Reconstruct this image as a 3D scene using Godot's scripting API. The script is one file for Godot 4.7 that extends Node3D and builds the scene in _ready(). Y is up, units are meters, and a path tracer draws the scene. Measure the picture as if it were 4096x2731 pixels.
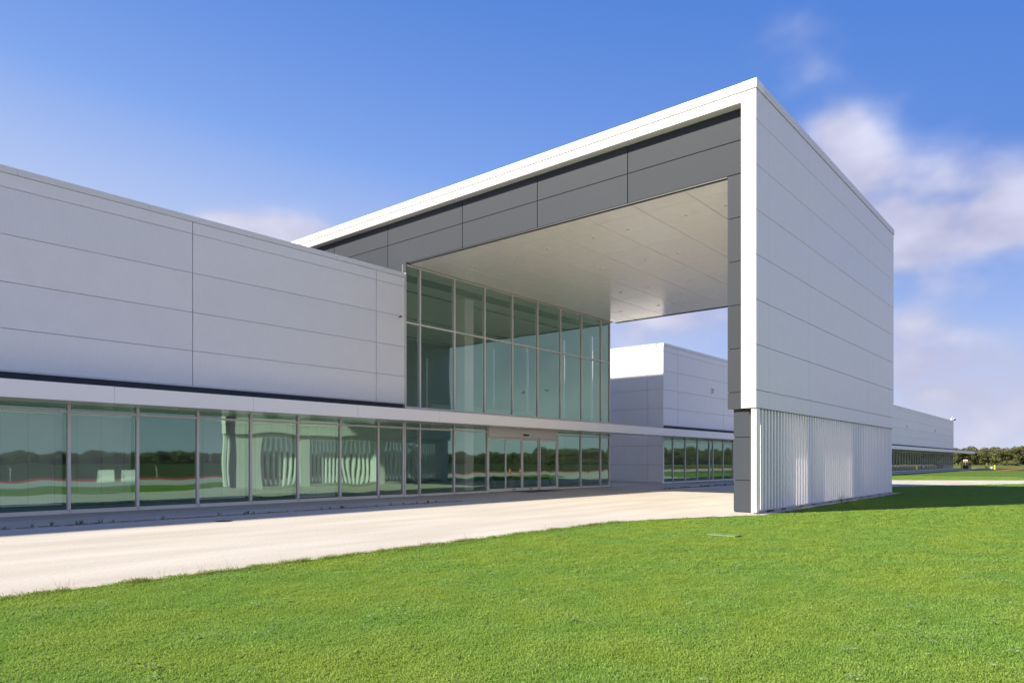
extends Node3D
# Office complex with an entrance portal. x runs along the facade, -z into the buildings, metres.

const ZA := -21.55          # outer plane of the glazing of both wings and of the lobby
const SUN_DIR := Vector3(1.21, -1.0, 0.62)   # the way the sunlight travels
const EYE := Vector3(0, 1.425, 0)
const YAW := 0.873
const FOCAL := 2824.42      # of the photograph, in its pixels
const HORIZON := 1844.57

var meshes := {}
var rng := RandomNumberGenerator.new()
var M := {}

# ------------------------------------------------------------------ helpers
func lin(r: float, g: float, b: float) -> Color:
	return Color(r, g, b).linear_to_srgb()

func noise_tex(seed_: int, freq: float, lo: Color, hi: Color, size := 512, oct := 4, kind := FastNoiseLite.TYPE_SIMPLEX_SMOOTH, mid = null) -> NoiseTexture2D:
	var n := FastNoiseLite.new()
	n.seed = seed_; n.frequency = freq; n.noise_type = kind
	n.fractal_type = FastNoiseLite.FRACTAL_FBM; n.fractal_octaves = oct
	var t := NoiseTexture2D.new()
	t.width = size; t.height = size; t.seamless = true; t.noise = n; t.normalize = true
	var g := Gradient.new()
	g.set_color(0, lo); g.set_color(1, hi)
	if mid != null:
		g.add_point(0.5, mid)
	t.color_ramp = g
	return t

func mat(color: Color, rough := 0.5, metal := 0.0, spec := 0.5) -> StandardMaterial3D:
	var m := StandardMaterial3D.new()
	m.albedo_color = color; m.roughness = rough; m.metallic = metal; m.metallic_specular = spec
	return m

func tri(m: StandardMaterial3D, tex: Texture2D, scale: float) -> StandardMaterial3D:
	m.albedo_texture = tex; m.uv1_triplanar = true; m.uv1_world_triplanar = true
	m.uv1_scale = Vector3.ONE * scale
	return m

func detail(m: StandardMaterial3D, tex: Texture2D, scale: float) -> StandardMaterial3D:
	m.detail_enabled = true; m.detail_albedo = tex; m.detail_blend_mode = BaseMaterial3D.BLEND_MODE_MUL
	m.detail_uv_layer = BaseMaterial3D.DETAIL_UV_2
	m.uv2_triplanar = true; m.uv2_world_triplanar = true; m.uv2_scale = Vector3.ONE * scale
	return m

func wpos(n: Node) -> Vector3:
	var p := Vector3.ZERO
	while n is Node3D and n != self:
		p += (n as Node3D).position
		n = n.get_parent()
	return p

func thing(called: String, at: Vector3, label: String, category: String, group := "") -> Node3D:
	var o := Node3D.new()
	o.name = called
	add_child(o, true)
	o.position = at
	tag(o, label, category, group)
	return o

func tag(o: Node, label: String, category := "", group := "", kind := "") -> void:
	if label: o.set_meta("label", label)
	if category: o.set_meta("category", category)
	if group: o.set_meta("group", group)
	if kind: o.set_meta("kind", kind)

func put(parent: Node, called: String, mesh: Mesh, material: Material, at: Vector3) -> MeshInstance3D:
	var o := MeshInstance3D.new()
	o.name = called
	o.mesh = mesh
	o.material_override = material
	parent.add_child(o, true)
	o.position = at - wpos(parent)
	return o

func quad(st: SurfaceTool, a: Vector3, b: Vector3, c: Vector3, d: Vector3, n: Vector3) -> void:
	# a b c d run round the face; the winding is fixed up so that n is the front
	if (b - a).cross(c - a).dot(n) > 0.0:
		var t := b
		b = d; d = t
	for v in [a, b, c, a, c, d]:
		st.set_normal(n)
		st.add_vertex(v)

func tri3(st: SurfaceTool, a: Vector3, b: Vector3, c: Vector3, n: Vector3) -> void:
	if (b - a).cross(c - a).dot(n) > 0.0:
		var t := b
		b = c; c = t
	for v in [a, b, c]:
		st.set_normal(n)
		st.add_vertex(v)

func box_mesh(size: Vector3, bevel := 0.0) -> ArrayMesh:
	var key := "b%.3f,%.3f,%.3f,%.4f" % [size.x, size.y, size.z, bevel]
	if meshes.has(key):
		return meshes[key]
	var st := SurfaceTool.new()
	st.begin(Mesh.PRIMITIVE_TRIANGLES)
	add_box(st, -size / 2, size / 2, bevel)
	var m := st.commit()
	meshes[key] = m
	return m

func add_box(st: SurfaceTool, lo: Vector3, hi: Vector3, bevel := 0.0) -> void:
	var c := (lo + hi) / 2.0
	var h := (hi - lo) / 2.0
	var b: float = minf(bevel, minf(h.x, minf(h.y, h.z)) * 0.9)
	for ax in 3:
		var u := (ax + 1) % 3
		var w := (ax + 2) % 3
		for s in [-1.0, 1.0]:
			var n := Vector3.ZERO
			n[ax] = s
			var p := []
			for q in [[-1, -1], [1, -1], [1, 1], [-1, 1]]:
				var v := Vector3.ZERO
				v[ax] = s * h[ax]; v[u] = q[0] * (h[u] - b); v[w] = q[1] * (h[w] - b)
				p.append(c + v)
			quad(st, p[0], p[1], p[2], p[3], n)
	if b <= 0.0:
		return
	for ax in 3:
		var u := (ax + 1) % 3
		var w := (ax + 2) % 3
		for su in [-1.0, 1.0]:
			for sw in [-1.0, 1.0]:
				var n := Vector3.ZERO
				n[u] = su; n[w] = sw
				n = n.normalized()
				var p := []
				for q in [[-1, 0], [1, 0], [1, 1], [-1, 1]]:
					var v := Vector3.ZERO
					v[ax] = q[0] * (h[ax] - b)
					if q[1] == 0:
						v[u] = su * h[u]; v[w] = sw * (h[w] - b)
					else:
						v[u] = su * (h[u] - b); v[w] = sw * h[w]
					p.append(c + v)
				quad(st, p[0], p[1], p[2], p[3], n)
	for sx in [-1.0, 1.0]:
		for sy in [-1.0, 1.0]:
			for sz in [-1.0, 1.0]:
				var n := Vector3(sx, sy, sz).normalized()
				tri3(st, c + Vector3(sx * h.x, sy * (h.y - b), sz * (h.z - b)), c + Vector3(sx * (h.x - b), sy * h.y, sz * (h.z - b)), c + Vector3(sx * (h.x - b), sy * (h.y - b), sz * h.z), n)

func box(parent: Node, called: String, x0: float, x1: float, y0: float, y1: float, z0: float, z1: float, material: Material, bevel := 0.0) -> MeshInstance3D:
	var lo := Vector3(minf(x0, x1), minf(y0, y1), minf(z0, z1))
	var hi := Vector3(maxf(x0, x1), maxf(y0, y1), maxf(z0, z1))
	return put(parent, called, box_mesh(hi - lo, bevel), material, (lo + hi) / 2.0)

func tube(st: SurfaceTool, a: Vector3, b: Vector3, ra: float, rb: float, sides := 10, caps := true) -> void:
	var d := (b - a).normalized()
	var u := d.cross(Vector3.UP if absf(d.y) < 0.9 else Vector3.RIGHT).normalized()
	var w := d.cross(u)
	for i in sides:
		var t0 := TAU * i / sides
		var t1 := TAU * (i + 1) / sides
		var n0 := u * cos(t0) + w * sin(t0)
		var n1 := u * cos(t1) + w * sin(t1)
		var p := [a + n0 * ra, a + n1 * ra, b + n1 * rb, b + n0 * rb]
		var nn := [n0, n1, n1, n0]
		var order := [0, 1, 2, 0, 2, 3]
		if (p[1] - p[0]).cross(p[2] - p[0]).dot(n0 + n1) > 0.0:
			order = [0, 2, 1, 0, 3, 2]
		for k in order:
			st.set_normal(nn[k])
			st.add_vertex(p[k])
		if caps:
			if rb > 0.001: tri3(st, b, b + n0 * rb, b + n1 * rb, d)
			if ra > 0.001: tri3(st, a, a + n0 * ra, a + n1 * ra, -d)

func begin() -> SurfaceTool:
	var st := SurfaceTool.new()
	st.begin(Mesh.PRIMITIVE_TRIANGLES)
	return st

func pane_mesh(w: float, h: float, bow: float, twist: float) -> ArrayMesh:
	# a sheet of insulating glass in the xy plane, its outer face towards +z, bowed a few millimetres as real units are
	var key := "p%.3f,%.3f,%.4f,%.4f" % [w, h, bow, twist]
	if meshes.has(key):
		return meshes[key]
	var st := begin()
	var nx := 10
	var ny := 12
	var f := func(i: int, j: int) -> Vector3:
		var u := float(i) / nx
		var v := float(j) / ny
		var sag: float = bow * 16.0 * u * (1 - u) * v * (1 - v) + twist * (sin(u * 5.1 + v * 2.3) * sin(v * 7.7 + u * 1.7)) * 4.0 * u * (1 - u)
		return Vector3((u - 0.5) * w, (v - 0.5) * h, sag)
	for j in ny + 1:
		for i in nx + 1:
			var p: Vector3 = f.call(i, j)
			var dx: Vector3 = f.call(mini(i + 1, nx), j) - f.call(maxi(i - 1, 0), j)
			var dy: Vector3 = f.call(i, mini(j + 1, ny)) - f.call(i, maxi(j - 1, 0))
			st.set_normal(dx.cross(dy).normalized())
			st.set_uv(Vector2(float(i) / nx, float(j) / ny))
			st.add_vertex(p)
	for j in ny:
		for i in nx:
			var a := j * (nx + 1) + i
			for k in [a, a + nx + 1, a + 1, a + 1, a + nx + 1, a + nx + 2]:
				st.add_index(k)
	var m := st.commit()
	meshes[key] = m
	return m

func pane(parent: Node, x0: float, x1: float, y0: float, y1: float, z: float, bow := 0.0, twist := 0.0) -> MeshInstance3D:
	return put(parent, "pane", pane_mesh(x1 - x0, y1 - y0, bow, twist), M.glass, Vector3((x0 + x1) / 2, (y0 + y1) / 2, z))

func prism(st: SurfaceTool, pts: PackedVector2Array, y0: float, y1: float) -> void:
	var idx := Geometry2D.triangulate_polygon(pts)
	for k in range(0, idx.size(), 3):
		var a := Vector3(pts[idx[k]].x, y1, pts[idx[k]].y)
		var b := Vector3(pts[idx[k + 1]].x, y1, pts[idx[k + 1]].y)
		var c := Vector3(pts[idx[k + 2]].x, y1, pts[idx[k + 2]].y)
		tri3(st, a, b, c, Vector3.UP)
	var n := pts.size()
	var area := 0.0
	for i in n:
		area += pts[i].cross(pts[(i + 1) % n])
	for i in n:
		var p := pts[i]
		var q := pts[(i + 1) % n]
		var e := (q - p).normalized()
		var nn := Vector3(e.y, 0, -e.x) * (1.0 if area > 0 else -1.0)
		quad(st, Vector3(p.x, y0, p.y), Vector3(q.x, y0, q.y), Vector3(q.x, y1, q.y), Vector3(p.x, y1, p.y), nn)

func pixel_dir(u: float, v: float) -> Vector3:
	var r := (u - 2048.0) / FOCAL
	var t := (HORIZON - v) / FOCAL
	return Vector3(sin(YAW) + r * cos(YAW), t, -cos(YAW) + r * sin(YAW)).normalized()

# ------------------------------------------------------------------ camera, sky, sun
func build_camera() -> void:
	var cam := Camera3D.new()
	cam.name = "camera"
	cam.projection = Camera3D.PROJECTION_FRUSTUM
	cam.near = 0.1
	cam.far = 6000.0
	cam.size = 2731.0 / FOCAL * cam.near
	cam.frustum_offset = Vector2(0, (HORIZON - 1365.5) / FOCAL * cam.near)
	add_child(cam)
	cam.position = EYE
	cam.rotation = Vector3(0, -YAW, 0)
	cam.current = true

func build_sky() -> void:
	var w := 2048
	var h := 1024
	var img := Image.create(w, h, false, Image.FORMAT_RGBF)
	var fb := FastNoiseLite.new()
	fb.seed = 11; fb.frequency = 1.0; fb.noise_type = FastNoiseLite.TYPE_SIMPLEX_SMOOTH
	fb.fractal_type = FastNoiseLite.FRACTAL_FBM; fb.fractal_octaves = 5
	# soft cumulus banks: azimuth and elevation (degrees), half widths, strength
	var blobs := []
	for b in [[3370, 640, 2.9, 3.0, 0.95], [3440, 800, 3.6, 2.6, 1.0], [3330, 520, 1.8, 1.8, 0.6], [3550, 900, 2.6, 1.8, 0.6], [3190, 150, 2.8, 1.7, 0.33], [3250, 300, 1.5, 1.0, 0.22],
			[3900, 680, 5.0, 2.4, 0.5], [4080, 790, 4.5, 2.4, 0.65], [3750, 920, 5.0, 1.6, 0.9], [4000, 920, 4.5, 1.7, 1.15], [3620, 1060, 2.6, 2.2, 0.9], [3950, 1130, 5.0, 1.2, 0.55], [3640, 1290, 2.6, 1.2, 0.75],
			[3650, 1480, 4.0, 2.6, 0.8], [3950, 1540, 8.0, 3.6, 0.85], [1060, 915, 3.6, 1.3, 1.25], [880, 905, 1.8, 1.1, 0.8], [1230, 945, 2.6, 1.2, 0.95], [2800, 1270, 3.6, 1.6, 1.2], [2520, 1320, 3.0, 1.6, 0.8]]:
		var d := pixel_dir(b[0], b[1])
		blobs.append([rad_to_deg(atan2(d.x, -d.z)), rad_to_deg(asin(d.y)), b[2], b[3], b[4]])
	rng.seed = 77
	for k in 135:   # banks over the unseen sky, multiplied to lift and whiten the fill light
		var az := rng.randf_range(104, 330)
		blobs.append([az if az < 180 else az - 360, rng.randf_range(4, 36), rng.randf_range(4, 10), rng.randf_range(2, 5), rng.randf_range(0.5, 1.1)])
	for k in 14:
		blobs.append([rng.randf_range(-180, 180), rng.randf_range(38, 80), rng.randf_range(6, 16), rng.randf_range(2, 5), rng.randf_range(0.4, 0.8)])
	var to_sun := -SUN_DIR.normalized()
	var deep := Vector3(0.032, 0.145, 0.54)
	var mid := Vector3(0.19, 0.335, 0.72)
	var pale := Vector3(0.60, 0.645, 0.79)
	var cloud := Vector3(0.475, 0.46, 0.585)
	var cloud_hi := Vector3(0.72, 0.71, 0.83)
	var avg := Vector3.ZERO
	for j in h / 2:
		var el := PI / 2 - PI * (j + 0.5) / h
		var eld := rad_to_deg(el)
		var near := []
		for b in blobs:
			if absf(b[1] - eld) < b[3] * 2.6: near.append(b)
		for i in w:
			var az := TAU * (i + 0.5) / w
			if az > PI: az -= TAU
			var azd := rad_to_deg(az)
			var d := Vector3(sin(az) * cos(el), sin(el), -cos(az) * cos(el))
			var gam := rad_to_deg(acos(clampf(d.dot(to_sun), -1, 1)))
			var x0 := clampf((112.0 - gam) / 62.0, -0.05, 1.0)
			var raw := 25.0 * exp(-eld / 7.8) * (0.42 + 1.7 * x0)
			var top := 1.62 + 0.35 * exp(-eld / 6.0)
			var t := top * (1.0 - exp(-raw / top))
			var c := deep.lerp(mid, t) if t < 1.0 else mid.lerp(pale, t - 1.0)
			var dens := 0.0
			for b in near:
				var da: float = absf(azd - b[0])
				if da > 180: da = 360 - da
				da *= cos(el)
				if da < b[2] * 2.6:
					var de: float = eld - b[1]
					dens += b[4] * exp(-(da * da) / (b[2] * b[2]) - (de * de) / (b[3] * b[3]))
			dens += 0.55 * exp(-eld / 4.0)
			if dens > 0.03:
				var q := d * 5.0
				var nz := fb.get_noise_3d(q.x, q.y * 1.9, q.z)
				var nz2 := fb.get_noise_3d(q.x * 2.7 + 9.0, q.y * 4.6, q.z * 2.7)
				var a := smoothstep(0.02, 1.25, dens * (0.95 + 1.0 * nz) + 0.2 * nz2)
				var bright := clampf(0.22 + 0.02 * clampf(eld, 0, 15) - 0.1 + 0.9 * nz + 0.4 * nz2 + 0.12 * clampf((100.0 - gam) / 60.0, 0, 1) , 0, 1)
				var front := clampf((gam - 132.0) / 22.0, 0.0, 1.0)   # unseen banks facing the sun, brightened to lift the shaded walls
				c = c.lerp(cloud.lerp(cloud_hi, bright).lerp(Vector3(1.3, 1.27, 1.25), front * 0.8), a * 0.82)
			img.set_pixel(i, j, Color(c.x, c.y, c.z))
			if j == h / 2 - 1: avg += c / w
	for j in range(h / 2, h):
		for i in w:
			img.set_pixel(i, j, Color(avg.x * 0.6, avg.y * 0.6, avg.z * 0.6))
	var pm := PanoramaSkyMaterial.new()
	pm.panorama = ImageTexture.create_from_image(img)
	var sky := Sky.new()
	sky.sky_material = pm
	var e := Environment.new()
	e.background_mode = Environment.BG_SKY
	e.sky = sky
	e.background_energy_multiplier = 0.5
	e.tonemap_mode = Environment.TONE_MAPPER_LINEAR
	e.tonemap_exposure = 2.36
	e.sdfgi_enabled = true
	e.ssao_enabled = true
	e.ssil_enabled = true
	var we := WorldEnvironment.new()
	we.name = "environment"
	we.environment = e
	add_child(we)
	var sun := DirectionalLight3D.new()
	sun.name = "sun"
	sun.light_energy = 1.32
	sun.light_color = Color(1.0, 0.955, 0.88)
	sun.light_angular_distance = 1.6
	sun.shadow_enabled = true
	add_child(sun)
	sun.look_at_from_position(Vector3(-40, 60, -30), Vector3(-40, 60, -30) + SUN_DIR, Vector3.UP)

# ------------------------------------------------------------------ materials
func build_materials() -> void:
	var w1 := Color(0.985, 0.985, 0.985)
	M.panel = detail(tri(mat(lin(0.80, 0.80, 0.795), 0.42, 0.0, 0.5), noise_tex(3, 0.012, w1, Color(1, 1, 1)), 0.21), noise_tex(4, 0.05, Color(0.975, 0.975, 0.972), Color(1, 1, 1)), 2.3)
	M.panel2 = detail(tri(mat(lin(0.785, 0.79, 0.79), 0.4, 0.0, 0.5), noise_tex(5, 0.01, w1, Color(1, 1, 1)), 0.17), noise_tex(4, 0.05, Color(0.975, 0.975, 0.975), Color(1, 1, 1)), 2.1)
	M.panel3 = detail(tri(mat(lin(0.81, 0.807, 0.798), 0.44, 0.0, 0.5), noise_tex(6, 0.014, w1, Color(1, 1, 1)), 0.19), noise_tex(4, 0.05, Color(0.975, 0.975, 0.975), Color(1, 1, 1)), 2.6)
	for k in ["panel", "panel2", "panel3"]: M[k].uv2_scale = Vector3(1.3, 0.07, 1.3)
	M.fin = mat(lin(0.90, 0.895, 0.88), 0.35, 0.0, 0.5)
	M.coping = mat(lin(0.70, 0.70, 0.695), 0.4, 0.0, 0.5)
	M.white = mat(lin(0.88, 0.865, 0.84), 0.4, 0.0, 0.5)
	M.dark = tri(mat(lin(0.050, 0.058, 0.071), 0.55, 0.0, 0.22), noise_tex(8, 0.02, Color(0.985, 0.985, 0.985), Color(1, 1, 1)), 0.4)
	M.dark2 = tri(mat(lin(0.046, 0.054, 0.066), 0.55, 0.0, 0.22), noise_tex(9, 0.02, Color(0.985, 0.985, 0.985), Color(1, 1, 1)), 0.4)
	M.recess = mat(lin(0.042, 0.045, 0.051), 0.5)
	M.joint = mat(lin(0.05, 0.05, 0.055), 0.8)
	M.seal = mat(lin(0.16, 0.16, 0.17), 0.8)
	M.soffit = tri(mat(lin(0.85, 0.825, 0.77), 0.2, 0.0, 0.6), noise_tex(12, 0.01, Color(0.97, 0.97, 0.97), Color(1, 1, 1)), 0.3)
	M.soffit2 = tri(mat(lin(0.835, 0.81, 0.757), 0.22, 0.0, 0.6), noise_tex(13, 0.01, Color(0.97, 0.97, 0.97), Color(1, 1, 1)), 0.3)
	M.frame = mat(lin(0.64, 0.62, 0.59), 0.36, 0.0, 0.5)
	M.trim = mat(lin(0.85, 0.83, 0.78), 0.35)
	M.lens = mat(lin(0.55, 0.52, 0.45), 0.2)
	M.black = mat(lin(0.012, 0.012, 0.013), 0.45)
	M.interior_wall = mat(lin(0.50, 0.52, 0.48), 0.8)
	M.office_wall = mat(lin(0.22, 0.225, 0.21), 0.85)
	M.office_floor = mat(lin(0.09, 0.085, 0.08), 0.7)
	M.interior_floor = mat(lin(0.30, 0.29, 0.27), 0.3)
	M.interior_ceiling = mat(lin(0.55, 0.56, 0.53), 0.85)
	M.blind = mat(lin(0.78, 0.80, 0.75), 0.6)
	var concrete_a := noise_tex(21, 0.006, Color(0.90, 0.89, 0.875), Color(1, 1, 1), 1024, 6)
	M.concrete = detail(tri(mat(lin(0.575, 0.542, 0.48), 0.85, 0.0, 0.3), concrete_a, 0.06), noise_tex(22, 0.03, Color(0.92, 0.92, 0.915), Color(1, 1, 1), 512, 5), 0.9)
	M.concrete.uv1_scale = Vector3(0.022, 0.06, 0.11)
	M.road = tri(mat(lin(0.46, 0.445, 0.41), 0.9, 0.0, 0.3), concrete_a, 0.08)
	M.red = mat(lin(0.45, 0.06, 0.05), 0.7)
	M.soil = detail(tri(mat(lin(0.20, 0.29, 0.058), 0.95, 0.0, 0.2), noise_tex(31, 0.02, Color(0.72, 0.78, 0.72), Color(1, 1, 1), 512, 5), 0.15), noise_tex(32, 0.08, Color(0.55, 0.62, 0.5), Color(1, 1, 1), 512, 4), 1.1)
	M.field = detail(tri(mat(lin(0.085, 0.125, 0.030), 0.95, 0.0, 0.2), noise_tex(33, 0.012, Color(0.75, 0.74, 0.62), Color(1, 1, 1), 512, 5), 0.012), noise_tex(34, 0.06, Color(0.6, 0.63, 0.55), Color(1, 1, 1), 512, 4), 0.35)
	M.meadow = detail(tri(mat(lin(0.27, 0.26, 0.10), 0.95, 0.0, 0.2), noise_tex(35, 0.02, Color(0.66, 0.8, 0.6), Color(1, 1, 1), 512, 5), 0.02), noise_tex(36, 0.06, Color(0.6, 0.63, 0.55), Color(1, 1, 1), 512, 4), 0.3)
	M.dirt = tri(mat(lin(0.30, 0.15, 0.07), 0.95, 0.0, 0.2), noise_tex(37, 0.02, Color(0.7, 0.7, 0.7), Color(1, 1, 1)), 0.05)
	M.yellow = mat(lin(0.62, 0.42, 0.02), 0.5)
	M.steel = mat(lin(0.5, 0.5, 0.5), 0.35, 0.8)
	M.barrier = mat(lin(0.72, 0.71, 0.68), 0.8)
	M.orange = mat(lin(0.75, 0.12, 0.02), 0.5)
	var g := ORMMaterial3D.new()
	var orm := Image.create(4, 4, false, Image.FORMAT_RGB8)
	orm.fill(Color(1.0, 0.02, 0.96))
	g.orm_texture = ImageTexture.create_from_image(orm)
	var gc := lin(0.38, 0.62, 0.49)
	g.albedo_color = Color(gc.r, gc.g, gc.b, 0.42)
	g.transparency = BaseMaterial3D.TRANSPARENCY_ALPHA
	M.glass = g
	M.clear = mat(Color(0.8, 0.9, 0.85, 0.06), 0.02)
	M.clear.transparency = BaseMaterial3D.TRANSPARENCY_ALPHA
	M.leaf = mat(Color(1, 1, 1), 0.7, 0.0, 0.3)
	M.leaf.vertex_color_use_as_albedo = true
	M.leaf.backlight_enabled = true
	M.leaf.backlight = Color(0.8, 0.85, 0.6)
	M.bark = mat(lin(0.09, 0.07, 0.05), 0.9)

# ------------------------------------------------------------------ ground
const PAVING := [Vector2(-60, -21.6), Vector2(-60, -8.8), Vector2(14.3, -8.8), Vector2(15.6, -8.42), Vector2(17.0, -7.75), Vector2(18.3, -7.1), Vector2(18.45, -6.93), Vector2(35.7, -6.93), Vector2(35.75, -8.4),
	Vector2(40, -9.0), Vector2(43.8, -9.0), Vector2(47.5, -7.7), Vector2(51, -6.0), Vector2(54.8, -3.9), Vector2(58, -1.5), Vector2(60, 1.6), Vector2(72, 1.6), Vector2(68, -1.0), Vector2(64.8, -4.7),
	Vector2(62, -8.5), Vector2(59.4, -12.2), Vector2(58, -15.0), Vector2(57.8, -17.5), Vector2(172, -17.5), Vector2(172, -21.6), Vector2(40.7, -21.6), Vector2(40.7, -34.0), Vector2(34.7, -34.0), Vector2(34.7, -21.6)]

func sheet(called: String, x0: float, x1: float, z0: float, z1: float, y: float, material: Material) -> MeshInstance3D:
	var st := begin()
	quad(st, Vector3(x0, 0, z0), Vector3(x1, 0, z0), Vector3(x1, 0, z1), Vector3(x0, 0, z1), Vector3.UP)
	var o := put(self, called, st.commit(), material, Vector3(0, y, 0))
	o.set_meta("kind", "structure")
	return o

func build_ground() -> void:
	sheet("ground", -2500, 2500, -2500, 2500, -0.06, M.field)
	sheet("meadow", 175, 900, -260, 90, -0.052, M.meadow)
	sheet("dirt_track", 126, 420, -13.4, -11.2, -0.044, M.dirt)
	sheet("lawn", -60, 130, -17.5, 1.6, -0.02, M.soil)
	var st := begin()
	prism(st, PackedVector2Array(PAVING), -0.14, 0.0)
	var p := put(self, "pavement", st.commit(), M.concrete, Vector3.ZERO)
	p.set_meta("kind", "structure")
	st = begin()
	prism(st, PackedVector2Array([Vector2(-300, 1.62), Vector2(-300, 14.2), Vector2(400, 14.2), Vector2(400, 1.62)]), -0.14, -0.012)
	p = put(self, "road", st.commit(), M.road, Vector3.ZERO)
	p.set_meta("kind", "structure")
	var k := box(self, "road_kerb", -300, 400, -0.1, 0.13, 14.2, 14.45, M.red, 0.03)
	k.set_meta("kind", "structure")

# ------------------------------------------------------------------ wings
const ROWS := [3.746, 4.823, 6.01, 7.22, 8.425, 8.789]

func wing(b: Node3D, x0: float, x1: float, cuts: Array, depth: float, bow_seed: int, mulls: Array) -> void:
	var xs := [x0] + cuts + [x1]
	var back := ZA - depth
	box(b, "core", x0 + 0.05, x1 - 0.05, 3.08, 8.74, back, ZA - 0.03, M.joint)
	# front panels
	rng.seed = bow_seed
	for i in xs.size() - 1:
		for r in ROWS.size() - 1:
			var m: Material = [M.panel, M.panel2, M.panel3][rng.randi() % 3]
			var gap := 0.011
			box(b, "wall_panel", xs[i] + (gap if i > 0 else 0.0), xs[i + 1] - (gap if i < xs.size() - 2 else 0.0), ROWS[r] + 0.006, ROWS[r + 1] - 0.006, ZA - 0.025, ZA + 0.05, m, 0.004)
	# drip trim under the box, coping in lengths
	box(b, "drip_trim", x0 + 0.002, x1 - 0.002, 3.715, 3.744, ZA - 0.02, ZA + 0.058, M.coping, 0.004)
	var n := int(ceil((x1 - x0) / 3.58))
	for k in n:
		var a := x0 + (x1 - x0) * k / n
		var c := x0 + (x1 - x0) * (k + 1) / n
		box(b, "coping", a + 0.002, c - 0.002, 8.795, 8.975, ZA - 0.4, ZA + 0.065, M.coping, 0.006)
	# dark recess band above the canopy, in lengths
	n = int(ceil((x1 - x0) / 4.0))
	for k in n:
		box(b, "recess_panel", x0 + 0.06 + (x1 - x0 - 0.12) * k / n + 0.006, x0 + 0.06 + (x1 - x0 - 0.12) * (k + 1) / n - 0.006, 3.06, 3.712, ZA - 0.028, ZA - 0.004, [M.dark, M.dark2][k % 2], 0.003)
	# glazed ground floor
	rng.seed = bow_seed + 5
	var zf := ZA + 0.03
	for i in mulls.size():
		box(b, "mullion", mulls[i] - 0.04, mulls[i] + 0.04, 0.11, 2.97, zf - 0.15, zf, M.frame, 0.006)
	for i in mulls.size() - 1:
		var l: float = mulls[i] + 0.042
		var r: float = mulls[i + 1] - 0.042
		box(b, "sill_rail", l - 0.08, r + 0.08, 0.0, 0.107, zf - 0.15, zf - 0.004, M.frame, 0.006)
		box(b, "head_rail", l, r, 2.735, 2.80, zf - 0.15, zf - 0.004, M.frame, 0.006)
		var strong: bool = l > 12.2 and l < 18.0
		var bow := rng.randf_range(0.0005, 0.005) * -1.0 if strong else rng.randf_range(-0.0012, 0.0012)
		pane(b, l, r, 0.107, 2.735, zf - 0.055, bow, rng.randf_range(-0.0009, 0.0009))
		pane(b, l, r, 2.80, 2.97, zf - 0.055)

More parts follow.
